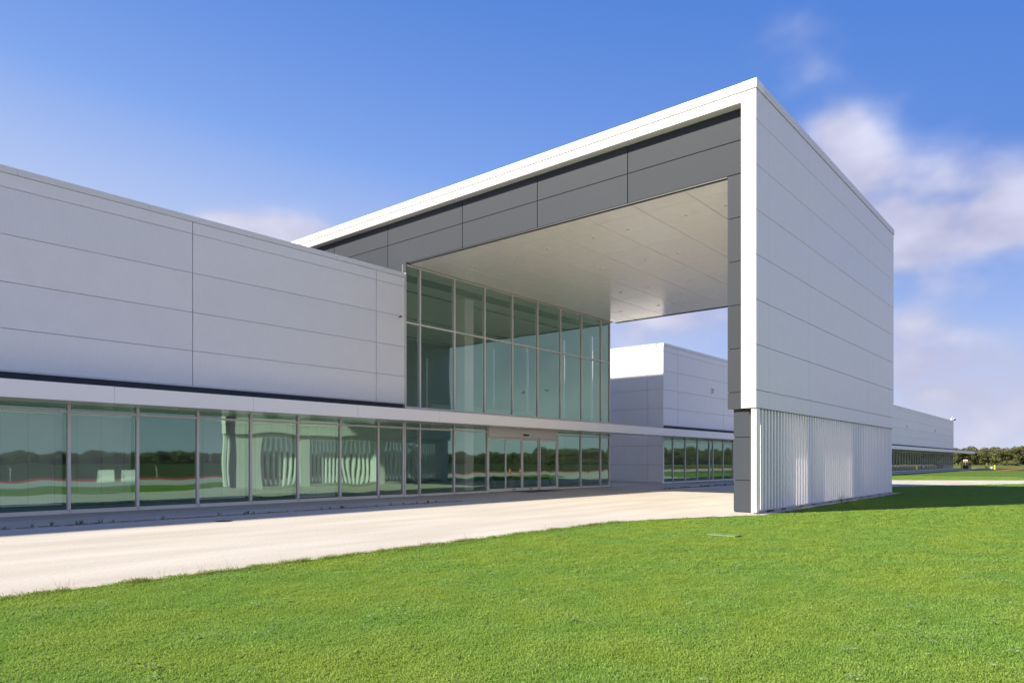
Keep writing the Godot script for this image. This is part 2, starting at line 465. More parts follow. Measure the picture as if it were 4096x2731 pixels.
func build_wings() -> void:
	var a := thing("office_wing", Vector3(2.4, 0, ZA), "grey panelled office wing with blinds behind its ground floor glazing", "building")
	var ml := []
	var x := -12.62
	while x < 18.0:
		ml.append(x)
		x += 1.7795
	ml.append(18.9)
	wing(a, -14.0, 18.935, [-10.99, -3.83, 3.33, 10.33, 17.49], 26.0, 5, ml)
	box(a, "floor_slab", -14, 18.9, -0.1, -0.004, -28.0, ZA - 0.14, M.office_floor)
	box(a, "ceiling", -14, 18.9, 2.975, 3.07, -28.0, ZA - 0.05, M.office_wall)
	box(a, "back_wall", -14, 18.9, -0.1, 3.05, -28.2, -28.0, M.office_wall)
	box(a, "side_wall", -14.2, -14.0, -0.1, 3.05, -28.2, ZA, M.office_wall)
	box(a, "corner_pier", -14.0, -12.66, 0.0, 3.05, -21.9, ZA + 0.03, M.dark)

	var b := thing("office_wing", Vector3(97, 0, ZA), "very long grey panelled office wing beyond the portal with a shaded blue-grey end wall", "building")
	var cuts := [42.67]
	x = 49.95
	while x < 153.0:
		cuts.append(x)
		x += 7.28
	cuts[-1] = minf(cuts[-1], 151.0)
	var mr := [40.78, 42.07, 43.83, 45.7, 47.6, 48.23]
	x = 50.01
	while x < 153.6:
		mr.append(x)
		x += 1.79
	mr.append(154.25)
	wing(b, 40.7, 154.3, cuts, 26.0, 9, mr)
	box(b, "floor_slab", 40.8, 154.2, -0.1, -0.004, -30.0, ZA - 0.14, M.interior_floor)
	box(b, "ceiling", 40.8, 154.2, 2.975, 3.07, -30.0, ZA - 0.05, M.interior_ceiling)
	box(b, "back_wall", 40.8, 154.2, -0.1, 3.05, -30.2, -30.0, M.interior_wall)
	box(b, "side_wall", 154.0, 154.28, -0.1, 3.05, -30.2, ZA - 0.13, M.interior_wall)
	# the end wall that faces the portal, panelled down to the ground
	box(b, "end_core", 40.72, 40.9, 0.0, 8.74, -47.0, ZA - 0.13, M.joint)
	var zs := [-47.0, -40.0, -36.4, -32.8, -29.2, -25.9, -22.62, ZA + 0.05]
	var hs := [0.09, 1.2, 2.42, 3.6, 4.823, 6.03, 7.25, 8.46, 8.789]
	rng.seed = 4
	for i in zs.size() - 1:
		for r in hs.size() - 1:
			var z1: float = zs[i + 1] - 0.008
			if i == zs.size() - 2:
				z1 = ZA + 0.048 if r > 2 else ZA - 0.005
			box(b, "end_panel", 40.655, 40.697, hs[r] + 0.006, hs[r + 1] - 0.006, zs[i] + 0.008, z1, [M.panel, M.panel2, M.panel3][rng.randi() % 3], 0.004)
	box(b, "base_trim", 40.66, 40.70, 0.0, 0.085, -47.0, ZA - 0.01, M.frame, 0.003)
	box(b, "corner_post", 40.66, 40.74, 0.0, 2.97, ZA + 0.0, ZA + 0.034, M.white, 0.004)
	for k in 6:
		box(b, "coping", 40.635, 41.0, 8.795, 8.975, -47.0 + 4.17 * k, -47.0 + 4.17 * (k + 1) - 0.004, M.coping, 0.006)
	# small louvred vents high on the front
	for v in [[47.97, 6.48], [113.4, 6.4], [135.3, 6.46]]:
		var o := box(b, "wall_vent", v[0] - 0.16, v[0] + 0.16, v[1] - 0.22, v[1] + 0.22, ZA + 0.05, ZA + 0.11, M.trim, 0.01)
		for s in 4:
			box(o, "slat", v[0] - 0.12, v[0] + 0.12, v[1] - 0.17 + s * 0.09, v[1] - 0.12 + s * 0.09, ZA + 0.112, ZA + 0.118, M.recess)

# ------------------------------------------------------------------ canopy
func build_canopy() -> void:
	var c := thing("canopy", Vector3(77, 2.97, -20.8), "thin white flat canopy running along both wings and across the glass lobby", "canopy")
	var x := -16.3
	var z1 := ZA + 1.5
	var i := 0
	while x < 170.0:
		var e := minf(x + 3.975, 170.3)
		var m: Material = [M.white, M.trim][0]
		box(c, "fascia_panel", x + 0.004, e - 0.004, 2.962, 3.40, z1 - 0.05, z1, m, 0.005)
		box(c, "soffit_panel", x + 0.003, e - 0.003, 2.972, 2.99, ZA - 0.03, z1 - 0.052, M.soffit, 0.003)
		if x > 18 or i % 2 == 0:
			var lamp := put(c, "downlight", ring_mesh(0.085, 0.02), M.trim, Vector3((x + e) / 2, 2.972, ZA + 0.6))
			put(lamp, "lens", disc_mesh(0.066), M.lens, Vector3((x + e) / 2, 2.9675, ZA + 0.6))
		x = e
		i += 1
	box(c, "deck", -16.3, 170.25, 3.0, 3.05, ZA - 0.0, z1 - 0.055, M.coping)
	box(c, "end_fascia", 170.302, 170.35, 2.962, 3.40, ZA - 0.03, z1, M.white, 0.005)

func ring_mesh(r: float, t: float) -> ArrayMesh:
	var key := "ring%.3f" % r
	if meshes.has(key): return meshes[key]
	var st := begin()
	for k in 20:
		var a0 := TAU * k / 20
		var a1 := TAU * (k + 1) / 20
		var d0 := Vector3(cos(a0), 0, sin(a0))
		var d1 := Vector3(cos(a1), 0, sin(a1))
		quad(st, d0 * r, d1 * r, d1 * (r * 0.78) + Vector3(0, -0.012, 0), d0 * (r * 0.78) + Vector3(0, -0.012, 0), Vector3(0, -1, 0))
		quad(st, d0 * r, d1 * r, d1 * r + Vector3(0, t, 0), d0 * r + Vector3(0, t, 0), d0)
		quad(st, d0 * (r * 0.78) + Vector3(0, -0.012, 0), d1 * (r * 0.78) + Vector3(0, -0.012, 0), d1 * (r * 0.76) + Vector3(0, -0.003, 0), d0 * (r * 0.76) + Vector3(0, -0.003, 0), -d0)
	meshes[key] = st.commit()
	return meshes[key]

func disc_mesh(r: float, up := false) -> ArrayMesh:
	var key := "disc%.3f%s" % [r, up]
	if meshes.has(key): return meshes[key]
	var st := begin()
	for k in 24:
		var a0 := TAU * k / 24
		var a1 := TAU * (k + 1) / 24
		tri3(st, Vector3.ZERO, Vector3(cos(a0), 0, sin(a0)) * r, Vector3(cos(a1), 0, sin(a1)) * r, Vector3(0, 1 if up else -1, 0))
	meshes[key] = st.commit()
	return meshes[key]

# ------------------------------------------------------------------ lobby
func build_lobby() -> void:
	var l := thing("entrance_lobby", Vector3(26.7, 0, ZA), "two storey glass lobby with green tinted curtain wall and sliding doors under the portal", "building")
	var ux := [19.01, 19.81, 21.82, 23.77, 25.73, 27.68, 29.61, 31.53, 33.46, 34.35]
	var zf := ZA + 0.035
	rng.seed = 15
	var ys := [3.62, 7.0, 9.33]
	for i in ux.size():
		box(l, "mullion", ux[i] - 0.034, ux[i] + 0.034, 3.55, 9.365, zf - 0.17, zf, M.frame, 0.005)
	for i in ux.size() - 1:
		var a: float = ux[i] + 0.036
		var b: float = ux[i + 1] - 0.036
		box(l, "bottom_rail", a, b, 3.55, 3.64, zf - 0.17, zf - 0.004, M.frame, 0.005)
		box(l, "transom", a, b, 6.99, 7.055, zf - 0.17, zf - 0.004, M.frame, 0.005)
		box(l, "top_rail", a, b, 9.30, 9.363, zf - 0.17, zf - 0.004, M.frame, 0.005)
		pane(l, a, b, 3.64, 6.99, zf - 0.06, rng.randf_range(-0.002, 0.003), rng.randf_range(-0.0012, 0.0012))
		pane(l, a, b, 7.055, 9.30, zf - 0.06, rng.randf_range(-0.002, 0.003), rng.randf_range(-0.0012, 0.0012))
	# ground floor glazing either side of the doors
	for run in [[18.985, 19.8, 21.8, 23.95], [29.34, 31.46, 33.40, 34.33]]:
		for i in run.size():
			box(l, "mullion", run[i] - 0.034, run[i] + 0.034, 0.085, 2.97, zf - 0.17, zf, M.frame, 0.005)
		for i in run.size() - 1:
			var a: float = run[i] + 0.036
			var b: float = run[i + 1] - 0.036
			box(l, "sill_rail", a - 0.068, b + 0.068, 0.0, 0.083, zf - 0.17, zf - 0.004, M.frame, 0.005)
			box(l, "head_rail", a, b, 2.735, 2.80, zf - 0.17, zf - 0.004, M.frame, 0.005)
			pane(l, a, b, 0.083, 2.735, zf - 0.06, rng.randf_range(-0.003, 0.003), rng.randf_range(-0.002, 0.002))
			pane(l, a, b, 2.80, 2.97, zf - 0.06)
	box(l, "spandrel", 19.0, 34.36, 2.98, 3.548, zf - 0.16, zf - 0.02, M.white)
	# sliding doors: a header, two fixed sidelights and two leaves
	box(l, "door_header", 23.99, 29.30, 2.545, 2.968, zf - 0.16, zf + 0.04, M.frame, 0.008)
	var sensor := box(l, "door_sensor", 26.45, 26.85, 2.65, 2.73, zf + 0.042, zf + 0.11, M.black, 0.02)
	box(sensor, "sensor_window", 26.5, 26.8, 2.665, 2.69, zf + 0.1105, zf + 0.113, M.recess)
	var doors := [[23.99, 25.27, -0.02], [25.27, 26.53, -0.075], [26.53, 27.84, -0.075], [27.84, 29.30, -0.02]]
	for i in 4:
		var d: Array = doors[i]
		var z: float = zf + d[2]
		var st := begin()
		add_box(st, Vector3(d[0] + 0.004, 0.012, z - 0.045), Vector3(d[0] + 0.075, 2.54, z), 0.004)
		add_box(st, Vector3(d[1] - 0.075, 0.012, z - 0.045), Vector3(d[1] - 0.004, 2.54, z), 0.004)
		add_box(st, Vector3(d[0] + 0.076, 2.43, z - 0.044), Vector3(d[1] - 0.076, 2.538, z - 0.002), 0.004)
		add_box(st, Vector3(d[0] + 0.076, 0.012, z - 0.044), Vector3(d[1] - 0.076, 0.15, z - 0.002), 0.004)
		var leaf := put(l, "sliding_door" if i in [1, 2] else "door_sidelight", st.commit(), M.frame, Vector3.ZERO)
		pane(leaf, d[0] + 0.076, d[1] - 0.076, 0.15, 2.43, z - 0.024, rng.randf_range(-0.001, 0.001), rng.randf_range(-0.001, 0.001))
		if i in [1, 2]:
			box(leaf, "floor_guide_label", (d[0] + d[1]) / 2 - 0.13, (d[0] + d[1]) / 2 + 0.13, 0.06, 0.10, z - 0.0015, z + 0.001, M.black)
		if i == 2:
			box(leaf, "red_sticker", d[0] + 0.09, d[0] + 0.14, 2.46, 2.52, z - 0.0015, z + 0.001, M.red)
	# shell and inside
	box(l, "floor_slab", 19.0, 34.4, -0.1, -0.004, -40.0, zf - 0.18, M.interior_floor)
	box(l, "back_wall", 18.9, 34.6, -0.1, 9.4, -40.3, -40.0, M.interior_wall)
	box(l, "west_wall", 18.945, 18.965, 0.0, 8.7, -40.0, ZA - 0.14, M.interior_wall)
	box(l, "ceiling", 19.2, 34.4, 9.27, 9.36, -40.0, ZA - 0.14, M.interior_ceiling)
	for z in [-22.9, -24.6, -29.2, -33.6]:
		box(l, "ceiling_slot", 19.2, 34.2, 9.262, 9.272, z - (0.45 if z > -23 else 0.14), z + (0.45 if z > -23 else 0.14), M.black)
	# east wall with tall slit windows
	var slits := [-22.8, -24.8, -27.6, -30.4, -33.3, -36.7]
	var z0 := ZA - 0.14
	for s in slits + [-40.0]:
		box(l, "east_wall", 34.4, 34.62, -0.1, 9.36, s + 0.09, z0, M.interior_wall)
		z0 = s - 0.09
	for s in slits:
		box(l, "slit_infill", 34.42, 34.6, -0.1, 3.6, s - 0.088, s + 0.088, M.interior_wall)
		box(l, "slit_infill", 34.42, 34.6, 8.7, 9.36, s - 0.088, s + 0.088, M.interior_wall)
		put(l, "slit_pane", box_mesh(Vector3(0.012, 5.1, 0.176)), M.clear, Vector3(34.5, 6.15, s))
	for p in [[24.9, -23.9], [24.9, -33.0], [31.0, -36.0]]:
		box(l, "column", p[0] - 0.32, p[0] + 0.32, 0.0, 9.268, p[1] - 0.32, p[1] + 0.32, M.white, 0.02)
	box(l, "gallery_floor", 25.6, 34.38, 3.05, 3.45, -38.0, -27.0, M.interior_ceiling)
	for k in 4:
		box(l, "gallery_parapet", 25.65 + k * 2.18, 25.65 + k * 2.18 + 2.1, 3.452, 4.45, -27.2, -27.08, M.interior_wall, 0.01)
	# furniture seen through the glass
	rng.seed = 40
	var spots := [[31.0, -26.9, 0.6, "dark red lounge chair beside the tall plant in the lobby, turned to the doors"], [33.1, -27.4, -0.8, "dark red lounge chair near the lobby east wall, turned away from the doors"], [32.9, -25.2, 2.4, "dark red lounge chair close to the lobby glass, its back to the window"]]
	for s in spots:
		chair(Vector3(s[0], 0, s[1]), s[2], s[3])
	var t := thing("low_table", Vector3(32.1, 0, -26.3), "low round table between the lobby lounge chairs", "table")
	var st := begin()
	tube(st, Vector3(0, 0.38, 0), Vector3(0, 0.42, 0), 0.4, 0.4, 20)
	put(t, "table_top", st.commit(), M.interior_wall, t.position)
	st = begin()
	tube(st, Vector3(0, 0.02, 0), Vector3(0, 0.38, 0), 0.04, 0.04, 10)
	tube(st, Vector3(0, 0.0, 0), Vector3(0, 0.02, 0), 0.26, 0.24, 16)
	put(t, "pedestal", st.commit(), M.steel, t.position)
	plant(Vector3(30.35, 0, -25.6), "tall drooping potted plant standing behind the sliding doors")
	plant(Vector3(32.3, 0, -24.0), "tall drooping potted plant behind the lobby glass, between the doors and the east wall")

func chair(at: Vector3, turn: float, label: String) -> void:
	var c := thing("lounge_chair", at, label, "chair", "lounge chairs in the lobby")
	var m := mat(lin(0.12, 0.02, 0.018), 0.7)
	box(c, "seat", at.x - 0.34, at.x + 0.34, 0.32, 0.44, at.z - 0.34, at.z + 0.34, m, 0.04)
	var b := box(c, "backrest", at.x - 0.34, at.x + 0.34, 0.42, 0.95, at.z - 0.44, at.z - 0.34, m, 0.04)
	b.rotation.x = -0.22
	for s in [-1, 1]:
		box(c, "armrest", at.x + s * 0.34, at.x + s * 0.42, 0.34, 0.6, at.z - 0.34, at.z + 0.28, m, 0.03)
		for q in [-1, 1]:
			box(c, "leg", at.x + s * 0.3 - 0.02, at.x + s * 0.3 + 0.02, 0.0, 0.325, at.z + q * 0.3 - 0.02, at.z + q * 0.3 + 0.02, M.steel, 0.004)
	c.rotation.y = turn

func plant(at: Vector3, label: String) -> void:
	var p := thing("potted_plant", at, label, "plant", "potted plants in the lobby")
	var st := begin()
	tube(st, Vector3(0, 0, 0), Vector3(0, 0.5, 0), 0.2, 0.27, 16)
	put(p, "pot", st.commit(), M.interior_floor, at)
	st = begin()
	for k in 3:
		tube(st, Vector3(0.05 * (k - 1), 0.5, 0.04 * k), Vector3(0.14 * (k - 1), 1.25 + 0.3 * k, 0.1 * (k - 1)), 0.03, 0.02, 8)
	put(p, "stem", st.commit(), M.bark, at)
	st = begin()
	for k in 3:
		var top := Vector3(0.14 * (k - 1), 1.25 + 0.3 * k, 0.1 * (k - 1))
		for j in 26:
			var a := rng.randf() * TAU
			var up := rng.randf_range(0.1, 0.7)
			var len_ := rng.randf_range(0.45, 0.75)
			var dir := Vector3(cos(a), 0, sin(a))
			var side := Vector3(-sin(a), 0, cos(a)) * 0.028
			var prev := top
			for s in 4:
				var t := (s + 1) / 4.0
				var q := top + dir * len_ * t * 0.75 + Vector3(0, up * len_ * t - 1.35 * len_ * t * t, 0)
				var w0 := side * (1.0 - s / 4.0)
				var w1 := side * (1.0 - t) + side * 0.05
				st.set_color(Color(0.03, 0.075, 0.02))
				quad(st, prev - w0, prev + w0, q + w1, q - w1, Vector3(dir.x * 0.3, 1, dir.z * 0.3).normalized())
				prev = q
	put(p, "foliage", st.commit(), M.leaf, at)

func build_blinds() -> void:
	# [left mullion, right mullion, height of the lower edge at each side]
	var spec := [[5.16, 6.94, 0.16, 0.24, "drawn venetian blind, second from the bare pane on the side away from the lobby"],
		[6.94, 8.71, 0.52, 0.52, "venetian blind raised knee-high above the sill, beside the pane without a blind"],
		[10.49, 12.28, 0.22, 0.22, "venetian blind let down almost to the sill, right of the pane without a blind"],
		[12.28, 14.05, 0.34, 0.34, "venetian blind behind the pane that mirrors the first grille bay"],
		[14.05, 15.85, 0.14, 0.14, "fully drawn venetian blind, the closest to the glass lobby"],
		[3.38, 5.16, 0.14, 0.14, "fully drawn venetian blind at the far end of the row, away from the lobby"]]
	for s in spec:
		var x0: float = s[0] + 0.075
		var x1: float = s[1] - 0.075
		var lo: float = maxf(s[2], s[3])
		var z := ZA - 0.20
		var b := thing("venetian_blind", Vector3((x0 + x1) / 2, lo, z), s[4], "blind", "venetian blinds in the office wing")
		box(b, "head_rail", x0, x1, 2.70, 2.745, z - 0.025, z + 0.025, M.blind, 0.004)
		var st := begin()
		var y := lo + 0.03
		var c := Vector3((x0 + x1) / 2, lo, z)
		while y < 2.69:
			var a := Vector3(x0 + 0.01, y + 0.008, z - 0.009) - c
			var e := Vector3(x1 - 0.01, y + 0.008, z - 0.009) - c
			var n := Vector3(0, 0.75, 0.65).normalized()
			quad(st, a, e, e + Vector3(0, -0.016, 0.019), a + Vector3(0, -0.016, 0.019), n)
			y += 0.024
		var sl := put(b, "slats", st.commit(), M.blind, c)
		sl.set_meta("kind", "stuff")
		box(b, "bottom_rail", x0, x1, lo, lo + 0.022, z - 0.02, z + 0.02, M.blind, 0.004)
		for k in 3:
			var x := lerpf(x0, x1, [0.12, 0.5, 0.88][k])
			box(b, "ladder_cord", x - 0.003, x + 0.003, lo + 0.02, 2.7, z + 0.022, z + 0.025, M.seal)

# ------------------------------------------------------------------ portal
func build_portal() -> void:
	var p := thing("entrance_portal", Vector3(27, 0, -7.6), "tall white and charcoal drive-through portal with a panelled end wall over vertical fins", "portal")
	var xw := 18.82       # outer white plane
	var xd := 19.12       # charcoal plane
	var x1 := 35.10
	# --- roof box
	box(p, "roof_core", xd + 0.03, x1 - 0.05, 9.48, 11.66, -46.0, -8.0, M.joint)
	var zj := [-7.602, -11.34, -14.9, -18.47, -22.76, -26.43, -30.0, -33.6, -37.2, -40.8, -46.0]
	var fj := [-7.6, -11.39, -14.94, -18.52, -22.81, -26.51, -30.1, -33.7, -37.3, -40.9, -46.0]
	rng.seed = 23
	for i in zj.size() - 1:
		var g := 0.012
		for r in [[9.44, 10.345], [10.365, 11.228]]:
			box(p, "charcoal_panel", xd, xd + 0.028, r[0], r[1], zj[i + 1] + g, zj[i] - (g if i > 0 else 0.0), [M.dark, M.dark2][rng.randi() % 2], 0.004)
		box(p, "fascia_panel", xw, xw + 0.05, 11.24, 11.49, fj[i + 1] + 0.004, fj[i] - 0.004, M.white, 0.004)
		box(p, "fascia_soffit", xw + 0.052, xd + 0.03, 11.236, 11.26, fj[i + 1] + 0.004, fj[i] - 0.004, M.soffit, 0.003)
		box(p, "coping", xw - 0.03, xd + 0.3, 11.52, 11.752, fj[i + 1] + 0.003, fj[i] - 0.003, M.white, 0.006)
		box(p, "fascia_backing", xw + 0.022, xw + 0.05, 11.492, 11.518, fj[i + 1] + 0.004, fj[i] - 0.004, M.white)
		box(p, "rear_panel", x1 - 0.048, x1, 9.44, 11.6, zj[i + 1] + g, zj[i] - g, M.panel, 0.004)
	# slim shadow trims where the charcoal beam meets the soffit, and the return at the lobby
	box(p, "edge_trim", xd + 0.004, xd + 0.03, 9.395, 9.43, -21.48, -8.12, M.black)
	box(p, "edge_trim", xd + 0.03, xd + 0.07, 9.372, 9.4, -21.48, -8.12, M.dark2)
	box(p, "lobby_return", 18.955, 18.99, 9.02, 9.44, ZA - 0.1, ZA + 0.12, M.dark2, 0.004)
	for i in range(3, zj.size() - 1):
		box(p, "charcoal_panel", xd - 0.1, xd - 0.005, 8.5, 9.438, zj[i + 1] + 0.012, minf(zj[i] - 0.012, ZA - 0.16), [M.dark, M.dark2][i % 2], 0.004)
	# --- soffit
	var sx := [19.19, 20.0, 23.1, 26.67, 30.33, 33.45, 34.75]
	var sz := [-21.49, -20.05, -18.34, -16.57, -14.8, -13.0, -11.23, -9.46, -8.13]
	box(p, "soffit_backing", 19.2, 34.72, 9.39, 9.47, -21.48, -8.14, M.joint)
	for i in sx.size() - 1:
		for j in sz.size() - 1:
			box(p, "soffit_panel", sx[i] + 0.008, sx[i + 1] - 0.008, 9.365, 9.385, sz[j] + 0.009, sz[j + 1] - 0.009, [M.soffit, M.soffit2][rng.randi() % 2], 0.003)
	box(p, "soffit_edge", 34.755, x1 - 0.052, 9.36, 9.44, -21.48, -8.13, M.dark2)
	for x in [21.06, 24.7, 28.7, 32.37]:
		for z in [-8.98, -10.34, -12.48, -13.88, -15.95, -17.4, -19.64]:
			var o := put(p, "downlight", ring_mesh(0.105, 0.015), M.trim, Vector3(x, 9.365, z))
			put(o, "lens", disc_mesh(0.081), M.lens, Vector3(x, 9.3605, z))
	# --- end wall: white outer leaf
	box(p, "wall_core", xw + 0.045, x1 - 0.045, 2.9, 11.5, -7.56, -7.225, M.joint)
	var hw := [2.871, 3.36, 4.586, 5.805, 7.025, 8.243, 9.45, 10.66, 11.496]
	for r in hw.size() - 1:
		box(p, "corner_panel", xw, xw + 0.042, hw[r] + 0.005, hw[r + 1] - 0.005, -7.6, -7.183, M.white, 0.006)
		var cx := [xw + 0.044, 19.8, 23.35, 30.58, 34.2, x1]
		for i in cx.size() - 1:
			box(p, "wall_panel", cx[i] + (0.004 if i > 0 else 0.0), cx[i + 1] - (0.004 if i < 4 else 0.0), hw[r] + 0.006, hw[r + 1] - 0.006, -7.223, -7.183, [M.panel, M.panel2, M.panel3][rng.randi() % 3], 0.005)
		box(p, "far_end_panel", x1 - 0.042, x1, hw[r] + 0.005, hw[r + 1] - 0.005, -7.6, -7.225, M.panel, 0.005)
	box(p, "end_coping", xw - 0.025, xw + 0.5, 11.52, 11.762, -7.598, -7.16, M.white, 0.006)
	for k in 5:
		box(p, "end_coping", 19.322 + k * 3.16, 19.322 + (k + 1) * 3.16 - 0.003, 11.514, 11.755, -7.598, -7.16, M.coping, 0.006)
	box(p, "wall_underside", xw + 0.01, x1 - 0.01, 2.872, 2.9, -7.595, -7.19, M.seal)
	# --- end wall: charcoal inner leaf, upper part
	box(p, "inner_core", xd + 0.03, x1 - 0.03, 2.9, 9.44, -8.07, -7.6, M.joint)
	var hd := [2.872, 3.345, 4.565, 5.78, 7.0, 8.22, 9.425]
	for r in hd.size() - 1:
		box(p, "charcoal_panel", xd, xd + 0.028, hd[r] + 0.007, hd[r + 1] - 0.007, -8.11, -7.602, [M.dark, M.dark2][rng.randi() % 2], 0.004)
		var cx := [xd + 0.03, 20.0, 23.1, 26.67, 30.33, 33.45, x1]
		for i in cx.size() - 1:
			box(p, "inner_panel", cx[i] + 0.004, cx[i + 1] - 0.004, hd[r] + 0.006, hd[r + 1] - 0.006, -8.11, -8.072, M.panel, 0.004)
	# --- lower part: charcoal pier end, white corner post, piers with see-through bays between
	box(p, "pier_core", xd + 0.13, 20.9, 0.0, 2.87, -7.94, -7.42, M.joint)
	for h in [[0.02, 0.885], [0.9, 2.09], [2.105, 2.868]]:
		box(p, "charcoal_panel", xd + 0.1, xd + 0.128, h[0], h[1], -7.975, -7.345, [M.dark, M.dark2][rng.randi() % 2], 0.004)
	for b in [[xd + 0.13, 20.9], [23.2, 23.8], [28.4, 29.4], [34.3, 35.0]]:
		box(p, "pier_panel", b[0] + 0.002, b[1], 0.0, 2.868, -7.975, -7.942, M.panel, 0.004)
		if b[0] > 20.5:
			box(p, "pier_core", b[0] + 0.01, b[1] - 0.01, 0.0, 2.868, -7.94, -7.42, M.panel2)
	box(p, "lintel", 20.9, 34.3, 2.62, 2.87, -7.96, -7.44, M.panel)
	box(p, "plinth", 20.9, 34.3, 0.0, 0.16, -7.96, -7.44, M.concrete, 0.01)
	box(p, "corner_post", 18.87, 19.03, 0.03, 2.87, -7.34, -7.195, M.white, 0.006)
	var fin := box_mesh(Vector3(0.09, 2.79, 0.136), 0.012)
	var x := 19.16
	while x < 35.06:
		put(p, "fin", fin, M.fin, Vector3(x, 1.475, -7.28))
		x += 0.2455
	box(p, "fin_rail", 19.04, 35.08, 0.055, 0.079, -7.38, -7.208, M.frame, 0.004)
	rng.seed = 31
	x = 19.0
	while x < 35.0:
		var e := x + rng.randf_range(0.5, 1.3)
		box(p, "shim", x, minf(e, 35.05), 0.0, 0.053, -7.36, -7.225, M.concrete, 0.004)
		x = e + rng.randf_range(0.35, 0.65)

# ------------------------------------------------------------------ small things
func build_small() -> void:
	var st := begin()
	tube(st, Vector3(0, 0.0, 0), Vector3(0, 0.006, 0), 0.2, 0.2, 28)
	for k in 7:
		add_box(st, Vector3(-0.12, 0.006, -0.135 + k * 0.04), Vector3(0.12, 0.009, -0.118 + k * 0.04))
	var o := put(self, "manhole_cover", st.commit(), mat(lin(0.06, 0.05, 0.045), 0.7, 0.3), Vector3(8.43, 0.001, -16.0))
	tag(o, "small round dark iron cover set in the sunlit concrete", "cover")
	var m := thing("door_mat", Vector3(26.6, 0.0, -20.75), "black ribbed door mat lying in front of the sliding doors", "mat")
	box(m, "backing", 25.35, 27.9, 0.001, 0.010, -21.35, -20.1, M.black, 0.003)
	for k in 24:
		box(m, "rib", 25.42, 27.83, 0.0105, 0.014, -21.31 + k * 0.05, -21.285 + k * 0.05, M.recess)
	var v := thing("valve_box_lid", Vector3(13.0, -0.01, -5.6), "pale green plastic valve box lid lying flush in the lawn", "lid")
	box(v, "lid", 12.84, 13.16, -0.01, 0.02, -5.88, -5.30, mat(lin(0.13, 0.21, 0.06), 0.85), 0.012)
	box(v, "handle_slot", 12.95, 13.05, 0.0205, 0.022, -5.62, -5.56, M.recess)
	# dome camera on a swan neck at the far corner of the long wing
	var c := thing("security_camera", Vector3(154.4, 8.98, ZA), "white dome security camera on a curved arm at the far roof corner", "camera")
	st = begin()
	var prev := Vector3(-2.6, 0, 0)
	for k in 9:
		var a := PI * (k + 1) / 12.0
		var q := Vector3(-2.6 + 1.6 * (1 - cos(a)), 0.62 * sin(a), 0.1 * (1 - cos(a)))
		tube(st, prev, q, 0.07, 0.07, 8)
		prev = q
	put(c, "arm", st.commit(), M.white, c.position)
	st = begin()
	tube(st, prev + Vector3(0, 0.12, 0), prev + Vector3(0, -0.1, 0), 0.16, 0.3, 14)
	put(c, "housing", st.commit(), M.white, c.position)
	var sp := SphereMesh.new()
	sp.radius = 0.24; sp.height = 0.48; sp.radial_segments = 16; sp.rings = 8
	put(c, "dome", sp, M.black, c.position + prev + Vector3(0, -0.13, 0))
	bird(Vector3(27.5, 4.86, -20.85), 0.5, "dark swallow flying close to the upper glass of the lobby", Color(0.02, 0.022, 0.03))
	bird(Vector3(18.45, 7.1, -21.2), -0.6, "small rust brown swallow flying along the grey wing wall beside the lobby", Color(0.16, 0.06, 0.03))
	# yellow bollards, cabinet, box and sign in the distance
	for b in [[151.7, -19.85, "yellow steel bollard left of the dark cabinet in the far field"], [156.5, -19.1, "yellow steel bollard right of the dark cabinet in the far field"], [154.6, -16.4, "yellow steel bollard beside the white utility box, on the side of the long wing"], [155.4, -15.2, "yellow steel bollard beside the white utility box, on the meadow side"]]:
		var q := thing("bollard", Vector3(b[0], -0.05, b[1]), b[2], "bollard", "yellow bollards in the far field")
		st = begin()
		tube(st, Vector3.ZERO, Vector3(0, 0.75, 0), 0.17, 0.17, 12)
		tube(st, Vector3(0, 0.75, 0), Vector3(0, 0.82, 0), 0.17, 0.08, 12)
		put(q, "post", st.commit(), M.yellow, q.position)
		st = begin()
		tube(st, Vector3.ZERO, Vector3(0, 0.03, 0), 0.26, 0.26, 12)
		put(q, "base", st.commit(), M.concrete, q.position)
	var cab := thing("utility_cabinet", Vector3(154.1, -0.05, -19.5), "dark low utility cabinet between two yellow bollards", "cabinet")
	box(cab, "body", 153.4, 154.8, -0.05, 0.62, -19.9, -19.1, mat(lin(0.06, 0.05, 0.045), 0.6), 0.03)
	box(cab, "lid", 153.3, 154.9, 0.62, 0.70, -20.0, -19.0, mat(lin(0.1, 0.09, 0.08), 0.6), 0.03)
	var ub := thing("utility_box", Vector3(158, -0.05, -16.2), "small white utility box between yellow bollards at the meadow", "box")
	box(ub, "body", 157.7, 158.4, -0.05, 0.36, -16.7, -15.8, M.barrier, 0.05)
	box(ub, "lid", 157.65, 158.45, 0.36, 0.42, -16.75, -15.75, M.barrier, 0.02)
	var sg := thing("field_sign", Vector3(170, -0.05, -21.6), "red and white sign board on a post in front of the far trees", "sign")
	box(sg, "post", 169.97, 170.03, -0.05, 1.7, -21.63, -21.57, M.steel)
	box(sg, "board", 169.93, 169.965, 1.25, 1.75, -21.95, -21.25, M.barrier, 0.01)
	box(sg, "red_field", 169.915, 169.928, 1.28, 1.55, -21.9, -21.3, M.red)
